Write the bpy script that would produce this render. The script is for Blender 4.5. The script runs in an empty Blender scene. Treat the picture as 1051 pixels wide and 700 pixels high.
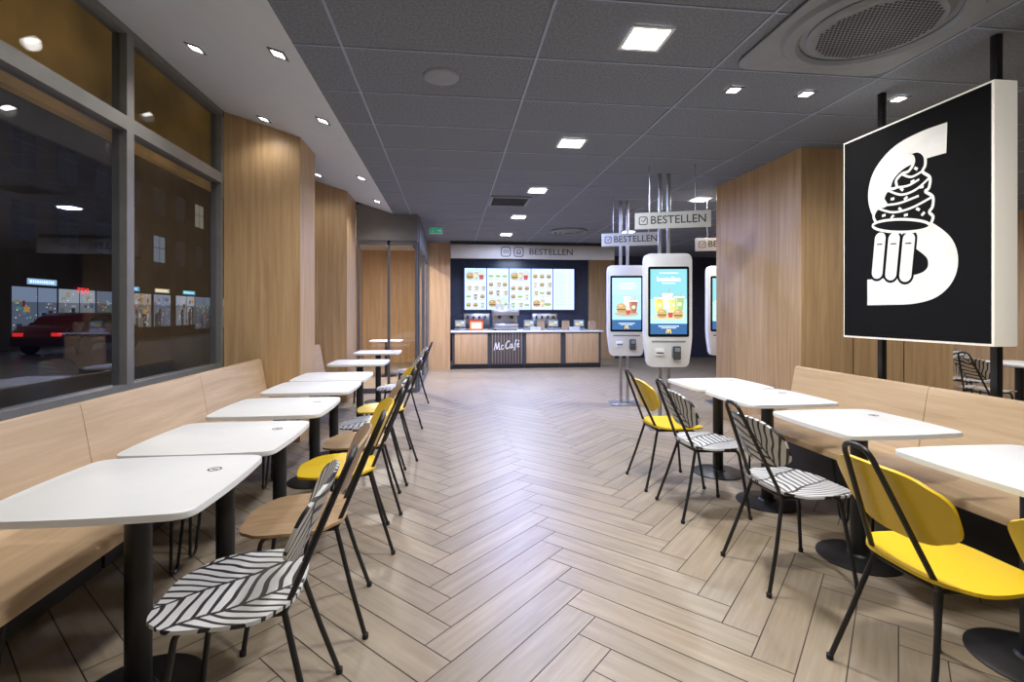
import bpy, bmesh, math, random
from mathutils import Vector, Matrix
random.seed(7)
S = bpy.context.scene
C = S.collection
PI = math.pi
R = math.radians

# ------------------------------------------------------------------ materials
def nodes(name):
    m = bpy.data.materials.new(name); m.use_nodes = True
    nt = m.node_tree
    return m, nt, nt.nodes['Principled BSDF']

def N(nt, t, **kw):
    n = nt.nodes.new(t)
    for k, v in kw.items(): setattr(n, k, v)
    return n

def mth(nt, op, a, b=None, c=None):
    n = N(nt, 'ShaderNodeMath', operation=op)
    for i, v in enumerate((a, b, c)):
        if v is None: continue
        if isinstance(v, (int, float)): n.inputs[i].default_value = v
        else: nt.links.new(v, n.inputs[i])
    return n.outputs[0]

def rgba(c): return (c[0], c[1], c[2], 1)

def plain(name, col, rough=.5, metal=0, var=.08, scale=6, spec=.5, emit=0):
    m, nt, b = nodes(name)
    tc = N(nt, 'ShaderNodeTexCoord'); nz = N(nt, 'ShaderNodeTexNoise')
    nz.inputs['Scale'].default_value = scale; nz.inputs['Detail'].default_value = 4
    nt.links.new(tc.outputs['Object'], nz.inputs['Vector'])
    rp = N(nt, 'ShaderNodeValToRGB')
    rp.color_ramp.elements[0].position = .3; rp.color_ramp.elements[1].position = .7
    rp.color_ramp.elements[0].color = rgba([c*(1-var) for c in col])
    rp.color_ramp.elements[1].color = rgba([min(1, c*(1+var)) for c in col])
    nt.links.new(nz.outputs['Fac'], rp.inputs['Fac'])
    nt.links.new(rp.outputs['Color'], b.inputs['Base Color'])
    if emit:
        nt.links.new(rp.outputs['Color'], b.inputs['Emission Color']); b.inputs['Emission Strength'].default_value = emit
    b.inputs['Roughness'].default_value = rough; b.inputs['Metallic'].default_value = metal
    b.inputs['Specular IOR Level'].default_value = spec
    return m

def glow(name, col, strength):
    m, nt, b = nodes(name)
    b.inputs['Base Color'].default_value = rgba(col)
    b.inputs['Emission Color'].default_value = rgba(col)
    b.inputs['Emission Strength'].default_value = strength
    return m

def picture_mat(name, strength):
    m, nt, b = nodes(name)
    a = N(nt, 'ShaderNodeVertexColor', layer_name='Col')
    b.inputs['Base Color'].default_value = (.02, .02, .02, 1)
    nt.links.new(a.outputs['Color'], b.inputs['Emission Color'])
    b.inputs['Emission Strength'].default_value = strength
    b.inputs['Roughness'].default_value = .2
    return m

def wood(name, dark, light, scale, rough=.45):
    m, nt, b = nodes(name)
    tc = N(nt, 'ShaderNodeTexCoord'); mp = N(nt, 'ShaderNodeMapping')
    mp.inputs['Scale'].default_value = scale
    nt.links.new(tc.outputs['Object'], mp.inputs['Vector'])
    nz = N(nt, 'ShaderNodeTexNoise')
    nz.inputs['Scale'].default_value = 1; nz.inputs['Detail'].default_value = 7
    nz.inputs['Roughness'].default_value = .62; nz.inputs['Distortion'].default_value = .5
    nt.links.new(mp.outputs['Vector'], nz.inputs['Vector'])
    rp = N(nt, 'ShaderNodeValToRGB')
    rp.color_ramp.elements[0].position = .32; rp.color_ramp.elements[1].position = .68
    rp.color_ramp.elements[0].color = rgba(dark); rp.color_ramp.elements[1].color = rgba(light)
    nt.links.new(nz.outputs['Fac'], rp.inputs['Fac'])
    nt.links.new(rp.outputs['Color'], b.inputs['Base Color'])
    b.inputs['Roughness'].default_value = rough
    bp = N(nt, 'ShaderNodeBump'); bp.inputs['Strength'].default_value = .06
    nt.links.new(nz.outputs['Fac'], bp.inputs['Height'])
    nt.links.new(bp.outputs['Normal'], b.inputs['Normal'])
    return m

def zebra(name, back):
    m, nt, b = nodes(name)
    tc = N(nt, 'ShaderNodeTexCoord'); mp = N(nt, 'ShaderNodeMapping')
    mp.inputs['Rotation'].default_value = (R(28), 0, 0) if back else (0, 0, R(-28))
    nt.links.new(tc.outputs['Object'], mp.inputs['Vector'])
    nz = N(nt, 'ShaderNodeTexNoise'); nz.inputs['Scale'].default_value = 6; nz.inputs['Detail'].default_value = 1
    nt.links.new(mp.outputs['Vector'], nz.inputs['Vector'])
    sp = N(nt, 'ShaderNodeSeparateXYZ'); nt.links.new(mp.outputs['Vector'], sp.inputs[0])
    p = sp.outputs['Z'] if back else sp.outputs['X']
    q = mth(nt, 'ADD', sp.outputs['Y'], mth(nt, 'MULTIPLY', mth(nt, 'SUBTRACT', nz.outputs['Fac'], .5), .05))
    w = .165
    f = mth(nt, 'FRACT', mth(nt, 'DIVIDE', mth(nt, 'ADD', q, 1.04), w*2))
    side = mth(nt, 'GREATER_THAN', f, .5)
    slope = mth(nt, 'SUBTRACT', mth(nt, 'MULTIPLY', side, 1.45), .65)
    t = mth(nt, 'ADD', p, mth(nt, 'MULTIPLY', sp.outputs['Y'], slope))
    t = mth(nt, 'ADD', t, mth(nt, 'MULTIPLY', nz.outputs['Fac'], .075))
    st = mth(nt, 'SINE', mth(nt, 'MULTIPLY', t, mth(nt, 'ADD', 128, mth(nt, 'MULTIPLY', side, 24))))
    line = mth(nt, 'GREATER_THAN', st, mth(nt, 'ADD', .12, mth(nt, 'MULTIPLY', nz.outputs['Fac'], .7)))
    pp = mth(nt, 'PINGPONG', f, .5)
    spine = mth(nt, 'LESS_THAN', pp, .02)
    spine2 = mth(nt, 'GREATER_THAN', pp, .482)
    k = mth(nt, 'MAXIMUM', mth(nt, 'MAXIMUM', line, spine), spine2)
    mx = N(nt, 'ShaderNodeMix', data_type='RGBA')
    nt.links.new(k, mx.inputs['Factor'])
    mx.inputs['A'].default_value = (.63, .635, .63, 1); mx.inputs['B'].default_value = (.020, .020, .024, 1)
    nt.links.new(mx.outputs['Result'], b.inputs['Base Color'])
    b.inputs['Roughness'].default_value = .4
    return m

def floor_mat():
    m, nt, b = nodes('oak_tile')
    uv = N(nt, 'ShaderNodeUVMap', uv_map='UVMap'); mp = N(nt, 'ShaderNodeMapping')
    mp.inputs['Scale'].default_value = (2.2, 26, 1)
    nt.links.new(uv.outputs['UV'], mp.inputs['Vector'])
    nz = N(nt, 'ShaderNodeTexNoise'); nz.inputs['Scale'].default_value = 1
    nz.inputs['Detail'].default_value = 6; nz.inputs['Roughness'].default_value = .6
    nt.links.new(mp.outputs['Vector'], nz.inputs['Vector'])
    rp = N(nt, 'ShaderNodeValToRGB')
    rp.color_ramp.elements[0].position = .28; rp.color_ramp.elements[1].position = .72
    rp.color_ramp.elements[0].color = (.270, .214, .146, 1); rp.color_ramp.elements[1].color = (.385, .314, .225, 1)
    nt.links.new(nz.outputs['Fac'], rp.inputs['Fac'])
    a = N(nt, 'ShaderNodeVertexColor', layer_name='Col')
    mx = N(nt, 'ShaderNodeMix', data_type='RGBA', blend_type='MULTIPLY')
    mx.inputs['Factor'].default_value = 1
    nt.links.new(rp.outputs['Color'], mx.inputs['A']); nt.links.new(a.outputs['Color'], mx.inputs['B'])
    nt.links.new(mx.outputs['Result'], b.inputs['Base Color'])
    b.inputs['Roughness'].default_value = .42
    b.inputs['Specular IOR Level'].default_value = .55
    return m

def tile_mat():
    m, nt, b = nodes('dark_wall_tile')
    tc = N(nt, 'ShaderNodeTexCoord'); mp = N(nt, 'ShaderNodeMapping')
    mp.inputs['Rotation'].default_value = (R(90), 0, 0)
    nt.links.new(tc.outputs['Object'], mp.inputs['Vector'])
    br = N(nt, 'ShaderNodeTexBrick')
    br.inputs['Scale'].default_value = 4
    br.inputs['Color1'].default_value = (.024, .032, .065, 1); br.inputs['Color2'].default_value = (.034, .044, .085, 1)
    br.inputs['Mortar'].default_value = (.06, .07, .11, 1); br.inputs['Mortar Size'].default_value = .012
    nt.links.new(mp.outputs['Vector'], br.inputs['Vector'])
    nt.links.new(br.outputs['Color'], b.inputs['Base Color'])
    b.inputs['Roughness'].default_value = .3
    return m

def ceil_mat():
    m, nt, b = nodes('ceiling_tile')
    tc = N(nt, 'ShaderNodeTexCoord'); nz = N(nt, 'ShaderNodeTexNoise')
    nz.inputs['Scale'].default_value = 60; nz.inputs['Detail'].default_value = 5
    nt.links.new(tc.outputs['Object'], nz.inputs['Vector'])
    rp = N(nt, 'ShaderNodeValToRGB')
    rp.color_ramp.elements[0].position = .35; rp.color_ramp.elements[1].position = .65
    rp.color_ramp.elements[0].color = (.140, .158, .196, 1); rp.color_ramp.elements[1].color = (.205, .228, .276, 1)
    nt.links.new(nz.outputs['Fac'], rp.inputs['Fac'])
    nt.links.new(rp.outputs['Color'], b.inputs['Base Color'])
    b.inputs['Roughness'].default_value = .85
    return m

def glass_mat(name='window_glass', tint=(.93, .95, 1), base=.075, edge=.5):
    m = bpy.data.materials.new(name); m.use_nodes = True
    nt = m.node_tree; nt.nodes.clear()
    out = N(nt, 'ShaderNodeOutputMaterial'); tr = N(nt, 'ShaderNodeBsdfTransparent'); gl = N(nt, 'ShaderNodeBsdfGlossy')
    tr.inputs['Color'].default_value = rgba(tint); gl.inputs['Roughness'].default_value = .01
    lw = N(nt, 'ShaderNodeLayerWeight'); lw.inputs['Blend'].default_value = .5
    fac = mth(nt, 'ADD', mth(nt, 'MULTIPLY', mth(nt, 'POWER', lw.outputs['Facing'], 5), edge), base)
    mx = N(nt, 'ShaderNodeMixShader')
    nt.links.new(fac, mx.inputs[0]); nt.links.new(tr.outputs[0], mx.inputs[1]); nt.links.new(gl.outputs[0], mx.inputs[2])
    nt.links.new(mx.outputs[0], out.inputs[0])
    return m

OAK_D, OAK_L = (.41, .258, .126), (.585, .395, .215)
M = dict(
    wood_z=wood('oak_panel_upright', OAK_D, OAK_L, (24, 24, 1.0)),
    wood_y=wood('oak_bench', (.47, .33, .19), (.62, .455, .285), (18, 1.2, 18), .38),
    ply=wood('oak_plywood', (.33, .21, .11), (.46, .31, .17), (3, 22, 22), .4),
    slatwood=wood('slat_wood', (.17, .12, .08), (.25, .185, .125), (22, 22, 1.1)),
    yellow=plain('yellow_lacquer', (.78, .53, .012), .35, 0, .03),
    zseat=zebra('leaf_line_seat', False), zback=zebra('leaf_line_back', True),
    black=plain('black_powder_coat', (.012, .012, .013), .42, 0, .1),
    rubber=plain('rubber', (.02, .02, .02), .8),
    white=plain('white_laminate', (.76, .765, .76), .42, 0, .02, 6, .4),
    whitep=plain('white_plastic', (.78, .79, .80), .3, 0, .02),
    plaster=plain('white_plaster', (.66, .71, .78), .8, 0, .02),
    alu=plain('grey_aluminium', (.19, .187, .18), .45, .1),
    greyframe=plain('grey_frame_paint', (.11, .113, .118), .5),
    chrome=plain('brushed_chrome', (.45, .45, .46), .38, 1, .05),
    steel=plain('stainless_steel', (.5, .5, .5), .3, .9, .05),
    greyboard=plain('grey_sign_board', (.42, .40, .345), .5, 0, .03),
    lightboard=plain('pale_sign_board', (.58, .58, .56), .5, 0, .03),
    ink=plain('dark_lettering', (.05, .05, .05), .6),
    whiteink=plain('white_print', (.85, .84, .80), .6),
    blackface=plain('black_print', (.008, .008, .009), .85, 0, .05, 6, .08),
    dark=plain('dark_grey_paint', (.05, .05, .055), .7),
    darkwood=wood('dark_sill_wood', (.05, .04, .03), (.08, .065, .05), (20, 2, 20)),
    grid=plain('ceiling_grid_metal', (.30, .35, .47), .5, .1, .03),
    kraft=plain('brown_paper', (.42, .29, .17), .8),
    ceil=ceil_mat(), floor=floor_mat(), grout=plain('dark_grout', (.085, .072, .056), .9),
    tile=tile_mat(), glass=glass_mat(), highglass=glass_mat('transom_glass', (.9, .92, .95), .015, .3), shopglass=glass_mat('partition_glass', (.98, .98, .98), .05),
    panel=glow('light_diffuser', (1, .99, .97), 14), spot=glow('spot_lens', (1, .97, .92), 18),
    signwhite=glow('lit_white_acrylic', (.95, .91, .81), .26),
    pic=picture_mat('display_picture', 1.45), menu=picture_mat('menu_picture', 2.6), street=picture_mat('street_lights', 1.5),
    arch=glow('yellow_logo', (1, .62, .02), 1.2), wtext=glow('white_screen_text', (1, 1, 1), 1.5),
    red=plain('red_paint', (.09, .008, .01), .4), orange=plain('orange_card', (.75, .2, .03), .5), redcard=plain('red_card', (.45, .03, .02), .5),
    asphalt=plain('asphalt', (.05, .05, .055), .35), facade=plain('night_facade', (.085, .08, .08), .9, 0, .25, .6),
    amber=plain('amber_reflection', (.42, .24, .06), .6, 0, .6, 1.1, emit=.10), vent=plain('vent_grey', (.235, .26, .295), .5, .1),  # amber glows faintly, a painted stand-in for a reflection in the panes
    ventmid=plain('vent_mid_grey', (.10, .105, .115), .6, .1),
    ventdark=plain('vent_dark', (.018, .018, .02), .7), green=glow('exit_green', (.02, .32, .15), .5),
    redglow=glow('red_neon', (1, .04, .04), 2.0), beige=plain('beige_wall', (.42, .42, .41), .8),
    tailglow=glow('tail_light', (.8, .02, .02), .9), headglow=glow('head_light_lens', (.8, .8, .7), .5),
)

# ------------------------------------------------------------------ mesh helpers
def frame(o, x, y):
    o, x, y = Vector(o), Vector(x).normalized(), Vector(y).normalized()
    z = x.cross(y)
    return Matrix(((x.x, y.x, z.x, o.x), (x.y, y.y, z.y, o.y), (x.z, y.z, z.z, o.z), (0, 0, 0, 1)))

def flat_up(o): return frame(o, (1, 0, 0), (0, 1, 0))

def fillet(pts, r, n=6):
    pts = [Vector(p) for p in pts]; out = [pts[0]]
    for i in range(1, len(pts)-1):
        p = pts[i]; a = pts[i-1]-p; b = pts[i+1]-p
        ra = min(r, a.length*.49); rb = min(r, b.length*.49)
        A = p+a.normalized()*ra; B = p+b.normalized()*rb
        for k in range(n+1):
            t = k/n
            out.append(A*(1-t)**2 + p*2*t*(1-t) + B*t*t)
    out.append(pts[-1]); return out

def round_poly(P, rads, n=5):
    out = []
    for i, p in enumerate(P):
        p = Vector(p); a = Vector(P[i-1])-p; b = Vector(P[(i+1) % len(P)])-p; r = rads[i]
        A = p+a.normalized()*r; B = p+b.normalized()*r
        for k in range(n+1):
            t = k/n; q = A*(1-t)**2+p*2*t*(1-t)+B*t*t; out.append((q.x, q.y))
    return out

def spline(pts, n=8):
    P = [Vector((p[0], p[1], 0)) for p in pts]; out = []
    for i in range(len(P)-1):
        p0 = P[max(i-1, 0)]; p1 = P[i]; p2 = P[i+1]; p3 = P[min(i+2, len(P)-1)]
        for k in range(n):
            t = k/n
            out.append(.5*((2*p1)+(p2-p0)*t+(2*p0-5*p1+4*p2-p3)*t*t+(3*p1-p0-3*p2+p3)*t**3))
    out.append(P[-1]); return [(v.x, v.y) for v in out]

def rrect(w, h, r, n=5):
    out = []
    for cx, cy, a0 in ((w/2-r, h/2-r, 0), (-w/2+r, h/2-r, 90), (-w/2+r, -h/2+r, 180), (w/2-r, -h/2+r, 270)):
        for k in range(n+1):
            a = R(a0+90*k/n); out.append((cx+r*math.cos(a), cy+r*math.sin(a)))
    return out

def ell(cx, cy, rx, ry, n=18, a0=0, a1=360):
    full = (a1-a0) >= 360
    return [(cx+rx*math.cos(R(a0+(a1-a0)*k/(n if full else n-1))), cy+ry*math.sin(R(a0+(a1-a0)*k/(n if full else n-1)))) for k in range(n)]

class MB:
    def __init__(s): s.bm = bmesh.new(); s.k = 1
    def box(s, x0, x1, y0, y1, z0, z1, bev=0, seg=2):
        vs = bmesh.ops.create_cube(s.bm, size=1)['verts']
        for v in vs:
            v.co = Vector(((x0+x1)/2+v.co.x*(x1-x0), (y0+y1)/2+v.co.y*(y1-y0), (z0+z1)/2+v.co.z*(z1-z0)))
        if bev:
            es = list({e for v in vs for e in v.link_edges})
            bmesh.ops.bevel(s.bm, geom=es, offset=bev, segments=seg, affect='EDGES', profile=.5)
        return s
    def prism(s, poly, depth, mat, bev=0):
        a = [s.bm.verts.new(mat @ Vector((p[0], p[1], 0))) for p in poly]
        b = [s.bm.verts.new(mat @ Vector((p[0], p[1], depth))) for p in poly]
        n = len(poly); f1 = s.bm.faces.new(a); f2 = s.bm.faces.new(b)
        for i in range(n): s.bm.faces.new((a[i], a[(i+1) % n], b[(i+1) % n], b[i]))
        if bev:
            es = list(set(f1.edges) | set(f2.edges))
            bmesh.ops.bevel(s.bm, geom=es, offset=bev, segments=2, affect='EDGES', profile=.5)
        return s
    def lathe(s, prof, mat=None, seg=32):
        mat = mat or Matrix.Identity(4); rings = []
        for r, z in prof:
            if r < 1e-6: rings.append([s.bm.verts.new(mat @ Vector((0, 0, z)))])
            else: rings.append([s.bm.verts.new(mat @ Vector((r*math.cos(2*PI*k/seg), r*math.sin(2*PI*k/seg), z))) for k in range(seg)])
        for a, b in zip(rings, rings[1:]):
            if len(a) == 1 and len(b) == 1: continue
            for k in range(seg):
                k2 = (k+1) % seg
                if len(a) == 1: s.bm.faces.new((a[0], b[k], b[k2]))
                elif len(b) == 1: s.bm.faces.new((a[k], b[0], a[k2]))
                else: s.bm.faces.new((a[k], b[k], b[k2], a[k2]))
        return s
    def cyl(s, p, r, z0, z1, seg=24):
        return s.lathe([(0, z0), (r, z0), (r, z1), (0, z1)], Matrix.Translation((p[0], p[1], 0)), seg)
    def tube(s, pts, r, seg=10):
        pts = [Vector(p) for p in pts]; rings = []; nrm = None
        for i, p in enumerate(pts):
            t = (pts[min(i+1, len(pts)-1)]-pts[max(i-1, 0)]).normalized()
            if nrm is None:
                nrm = t.cross(Vector((0, 0, 1)))
                if nrm.length < .05: nrm = t.cross(Vector((0, 1, 0)))
            nrm = (nrm - t*nrm.dot(t)).normalized(); bn = t.cross(nrm)
            rings.append([s.bm.verts.new(p+(nrm*math.cos(2*PI*k/seg)+bn*math.sin(2*PI*k/seg))*r) for k in range(seg)])
        for a, b in zip(rings, rings[1:]):
            for k in range(seg): s.bm.faces.new((a[k], a[(k+1) % seg], b[(k+1) % seg], b[k]))
        s.bm.faces.new(rings[0]); s.bm.faces.new(rings[-1])
        return s
    def ribbon(s, pts, w, mat, z=0, mi=0):
        L = []
        closed = abs(pts[0][0]-pts[-1][0])+abs(pts[0][1]-pts[-1][1]) < 1e-6
        for i, p in enumerate(pts):
            a = pts[max(i-1, 0)]; b = pts[min(i+1, len(pts)-1)]
            if closed and i in (0, len(pts)-1): a, b = pts[-2], pts[1]
            d = Vector((b[0]-a[0], b[1]-a[1])); d.normalize()
            n = Vector((-d.y, d.x))*w/2
            L.append((s.bm.verts.new(mat @ Vector((p[0]+n.x, p[1]+n.y, z))), s.bm.verts.new(mat @ Vector((p[0]-n.x, p[1]-n.y, z)))))
        for a, b in zip(L, L[1:]): s.bm.faces.new((a[0], a[1], b[1], b[0])).material_index = mi
        return s
    def face(s, pts, mat, z=0, mi=0):
        s.bm.faces.new([s.bm.verts.new(mat @ Vector((p[0], p[1], z))) for p in pts]).material_index = mi
        return s
    def shell(s, fn, th, n=14, k=.42):
        top, bot = [], []
        for i in range(n+1):
            ra, rb = [], []
            for j in range(n+1):
                a = -1+2*i/n; b = -1+2*j/n
                sa = a*math.sqrt(1-k*b*b*b*b); sb = b*math.sqrt(1-k*a*a*a*a)
                p, nn = fn(sa, sb)
                ra.append(s.bm.verts.new(p)); rb.append(s.bm.verts.new(Vector(p)-Vector(nn)*th))
            top.append(ra); bot.append(rb)
        for i in range(n):
            for j in range(n):
                s.bm.faces.new((top[i][j], top[i+1][j], top[i+1][j+1], top[i][j+1]))
                s.bm.faces.new((bot[i][j], bot[i][j+1], bot[i+1][j+1], bot[i+1][j]))
        ring = [(i, 0) for i in range(n)]+[(n, j) for j in range(n)]+[(i, n) for i in range(n, 0, -1)]+[(0, j) for j in range(n, 0, -1)]
        for q in range(len(ring)):
            a, b = ring[q], ring[(q+1) % len(ring)]
            s.bm.faces.new((top[a[0]][a[1]], top[b[0]][b[1]], bot[b[0]][b[1]], bot[a[0]][a[1]]))
        return s
    def poly(s, pts, c, mat, z=0):
        lay = s.bm.loops.layers.float_color.get('Col') or s.bm.loops.layers.float_color.new('Col')
        f = s.bm.faces.new([s.bm.verts.new(mat @ Vector((p[0], p[1], z))) for p in pts])
        for l in f.loops: l[lay] = (c[0]*s.k, c[1]*s.k, c[2]*s.k, 1)
        return s
    def quads(s, items, mat):
        for it in items:
            x, y, w, h, c = it[:5]; z = it[5] if len(it) > 5 else 0
            s.poly([(x, y), (x+w, y), (x+w, y+h), (x, y+h)], c, mat, z)
        return s
    def build(s, name, mat, parent=None, smooth=True, recalc=True):
        if recalc: bmesh.ops.recalc_face_normals(s.bm, faces=s.bm.faces[:])
        me = bpy.data.meshes.new(name)
        off = Vector((0, 0, 0))
        if parent is None:
            xs = [v.co for v in s.bm.verts]
            off = Vector(((min(v.x for v in xs)+max(v.x for v in xs))/2, (min(v.y for v in xs)+max(v.y for v in xs))/2, min(v.z for v in xs)))
            bmesh.ops.translate(s.bm, verts=s.bm.verts[:], vec=-off)
        s.bm.to_mesh(me); s.bm.free()
        for m in (mat if isinstance(mat, list) else [mat]): me.materials.append(m)
        if smooth:
            for p in me.polygons: p.use_smooth = True
            me.set_sharp_from_angle(angle=R(35))
        o = bpy.data.objects.new(name, me); C.objects.link(o)
        o.location = off
        if parent: o.parent = parent
        return o

# small flat food pictures for printed and lit displays
def rr_at(cx, cy, w, h): return [(cx+p[0], cy+p[1]) for p in rrect(w, h, min(w, h)*.45, 3)]
def burger(b, F, cx, cy, s, z):
    b.poly(ell(cx, cy-.30*s, .5*s, .2*s), (.50, .30, .12), F, z)
    b.poly(rr_at(cx, cy-.14*s, 1.04*s, .16*s), (.20, .10, .06), F, z+.0001)
    b.poly(rr_at(cx, cy-.02*s, 1.08*s, .08*s), (.80, .58, .14), F, z+.0002)
    b.poly(rr_at(cx, cy+.05*s, 1.12*s, .08*s), (.30, .46, .14), F, z+.0003)
    b.poly(ell(cx, cy+.08*s, .54*s, .42*s, 16, 0, 180), (.56, .34, .15), F, z+.0004)
    b.poly(ell(cx-.1*s, cy+.26*s, .26*s, .10*s), (.74, .54, .32), F, z+.0005)
def cup_pic(b, F, cx, cy, s, col, z):
    b.poly([(cx-.22*s, cy-.5*s), (cx+.22*s, cy-.5*s), (cx+.32*s, cy+.38*s), (cx-.32*s, cy+.38*s)], col, F, z)
    b.poly([(cx-.18*s, cy-.46*s), (cx-.08*s, cy-.46*s), (cx-.14*s, cy+.34*s), (cx-.27*s, cy+.34*s)], [min(1, c*1.25+.06) for c in col], F, z+.00005)
    b.poly(rr_at(cx, cy+.42*s, .72*s, .10*s), (.92, .94, .95), F, z+.0001)
    b.poly([(cx+.05*s, cy+.45*s), (cx+.09*s, cy+.45*s), (cx+.17*s, cy+.8*s), (cx+.13*s, cy+.8*s)], (.7, .2, .12), F, z+.0002)
    b.poly(ell(cx+.02*s, cy-.05*s, .13*s, .13*s), (.95, .85, .5), F, z+.0003)
def fries(b, F, cx, cy, s, z):
    for k in range(6):
        x = cx-.26*s+k*.095*s
        b.poly([(x, cy), (x+.06*s, cy), (x+.06*s+(k-2.5)*.03*s, cy+(.55-.05*(k % 3))*s), (x+(k-2.5)*.03*s, cy+(.55-.05*(k % 3))*s)], (.88, .70, .30), F, z)
    b.poly([(cx-.24*s, cy-.5*s), (cx+.24*s, cy-.5*s), (cx+.34*s, cy+.12*s), (cx-.34*s, cy+.12*s)], (.55, .07, .06), F, z+.0002)
def salad(b, F, cx, cy, s, z):
    b.poly(ell(cx, cy-.15*s, .5*s, .3*s, 16, 180, 360), (.75, .78, .78), F, z)
    b.poly(ell(cx, cy-.12*s, .5*s, .22*s), (.22, .48, .14), F, z+.0001)
    for k in range(5): b.poly(ell(cx-.3*s+k*.15*s, cy-.06*s+.05*s*(k % 2), .1*s, .09*s, 8), [(.40, .62, .2), (.7, .25, .12), (.8, .7, .4)][k % 3], F, z+.0002+k*.00002)

def tag(o, label, cat, group=None):
    o['label'] = label; o['category'] = cat
    if group: o['group'] = group
    return o
def thing(name, label, cat, loc=(0, 0, 0), rz=0, group=None):
    o = bpy.data.objects.new(name, None); C.objects.link(o)
    o.empty_display_size = .1
    o.location = loc; o.rotation_euler = (0, 0, rz)
    return tag(o, label, cat, group)
def structure(o): o['kind'] = 'structure'; return o
def sroot(name, loc=(0, 0, 0)):
    o = bpy.data.objects.new(name, None); C.objects.link(o); o.location = loc; o['kind'] = 'structure'; return o
def copy_tree(o, parent=None):
    c = o.copy(); C.objects.link(c)
    if parent: c.parent = parent
    for ch in list(o.children): copy_tree(ch, c)
    return c

def text(name, body, size, mat4, mat, parent=None, width=None, depth=.002, align='CENTER', bold=0, shear=0):
    cu = bpy.data.curves.new('t', 'FONT'); cu.body = body; cu.size = size
    cu.align_x = align; cu.align_y = 'CENTER'; cu.extrude = depth/2; cu.offset = bold; cu.resolution_u = 3; cu.shear = shear
    o = bpy.data.objects.new('t', cu); C.objects.link(o)
    dg = bpy.context.evaluated_depsgraph_get(); dg.update()
    me = bpy.data.meshes.new_from_object(o.evaluated_get(dg))
    bpy.data.objects.remove(o); me.name = name
    if width:
        xs = [v.co.x for v in me.vertices]; k = width/max(1e-6, max(xs)-min(xs))
        me.transform(Matrix.Diagonal((k, 1, 1, 1)))
    me.transform(mat4)
    me.materials.clear(); me.materials.append(mat)
    ob = bpy.data.objects.new(name, me); C.objects.link(ob)
    if parent: ob.parent = parent
    return ob

def arches(name, mat4, size, mat, parent):
    b = MB()
    for sx in (-1, 1):
        pts = spline([(sx*size*.5, 0), (sx*size*.46, size*.5), (sx*size*.25, size*.88), (sx*size*.06, size*.5), (sx*size*.0, size*.12)], 6)
        b.ribbon(pts, size*.14, mat4)
    return b.build(name, mat, parent, smooth=False, recalc=False)

CEIL = 2.97
X0, X1, Y0, Y1 = -2.3, 9.0, -2.5, 13.9

# ------------------------------------------------------------------ floor (herringbone)
def make_floor():
    L, W, g = .90, .15, .0024
    bm = bmesh.new()
    uv = bm.loops.layers.uv.new('UVMap'); cl = bm.loops.layers.float_color.new('Col')
    c = math.sqrt(.5)
    def world(u, v): return ((u-v)*c, (u+v)*c)
    def plank(u0, u1, v0, v1, along_u):
        ctr = world((u0+u1)/2, (v0+v1)/2)
        if not (X0-1 < ctr[0] < X1+1 and Y0-1 < ctr[1] < Y1+1): return
        cor = [(u0+g, v0+g), (u1-g, v0+g), (u1-g, v1-g), (u0+g, v1-g)]
        f = bm.faces.new([bm.verts.new((*world(*p), 0)) for p in cor])
        ox, oy = random.uniform(0, 50), random.uniform(0, 50); t = random.uniform(.93, 1.06)
        tw = random.uniform(-.015, .015)
        for l, p in zip(f.loops, cor):
            l[uv].uv = ((p[0]-u0+ox, p[1]-v0+oy) if along_u else (p[1]-v0+ox, p[0]-u0+oy))
            l[cl] = (t+tw, t, t-tw, 1)
    for a in range(-160, 220):
        for b in range(-16, 17):
            u, v = a*W+b*L, a*W-b*L
            plank(u, u+L, v, v+W, True)
            plank(u+L, u+L+W, v+W-L, v+W, False)
    for co, no in (((X0, 0, 0), (-1, 0, 0)), ((X1, 0, 0), (1, 0, 0)), ((0, Y0, 0), (0, -1, 0)), ((0, Y1, 0), (0, 1, 0))):
        bmesh.ops.bisect_plane(bm, geom=bm.verts[:]+bm.edges[:]+bm.faces[:], plane_co=co, plane_no=no, clear_outer=True)
    bf = bm.faces.new([bm.verts.new(p) for p in ((X0, Y0, -.003), (X1, Y0, -.003), (X1, Y1, -.003), (X0, Y1, -.003))])
    bf.material_index = 1
    me = bpy.data.meshes.new('floor'); bm.to_mesh(me); bm.free()
    me.materials.append(M['floor']); me.materials.append(M['grout'])
    o = bpy.data.objects.new('floor', me); C.objects.link(o); structure(o)
make_floor()

# ------------------------------------------------------------------ ceiling
ce = structure(MB().box(-.95, X1, Y0, Y1, CEIL, CEIL+.08).build('ceiling', M['ceil'], smooth=False))
g = MB(); cx, cy = ce.location.x, ce.location.y
GX = [-.66+1.2*k for k in range(9)]
GY = [3.10+.62*k for k in range(-8, 17)]
for x in GX: g.box(x-.008-cx, x+.008-cx, Y0-cy, Y1-2.4-cy, -.006, 0)
for y in GY:
    if y < 11.3: g.box(-.95-cx, X1-cx, y-.006-cy, y+.006-cy, -.005, 0)
g.build('ceiling_grid', M['grid'], ce, smooth=False)
soff = MB().prism([(-2.3, 3.39), (-.95, 2.97), (-.95, 3.07), (-2.3, 3.49)], 8.3-Y0, frame((0, 8.3, 0), (1, 0, 0), (0, 0, 1)))
structure(soff.build('ceiling', M['plaster'], smooth=False))
structure(MB().box(-2.3, -.95, 8.42, Y1, CEIL, CEIL+.08).build('ceiling', M['plaster'], smooth=False))

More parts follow.
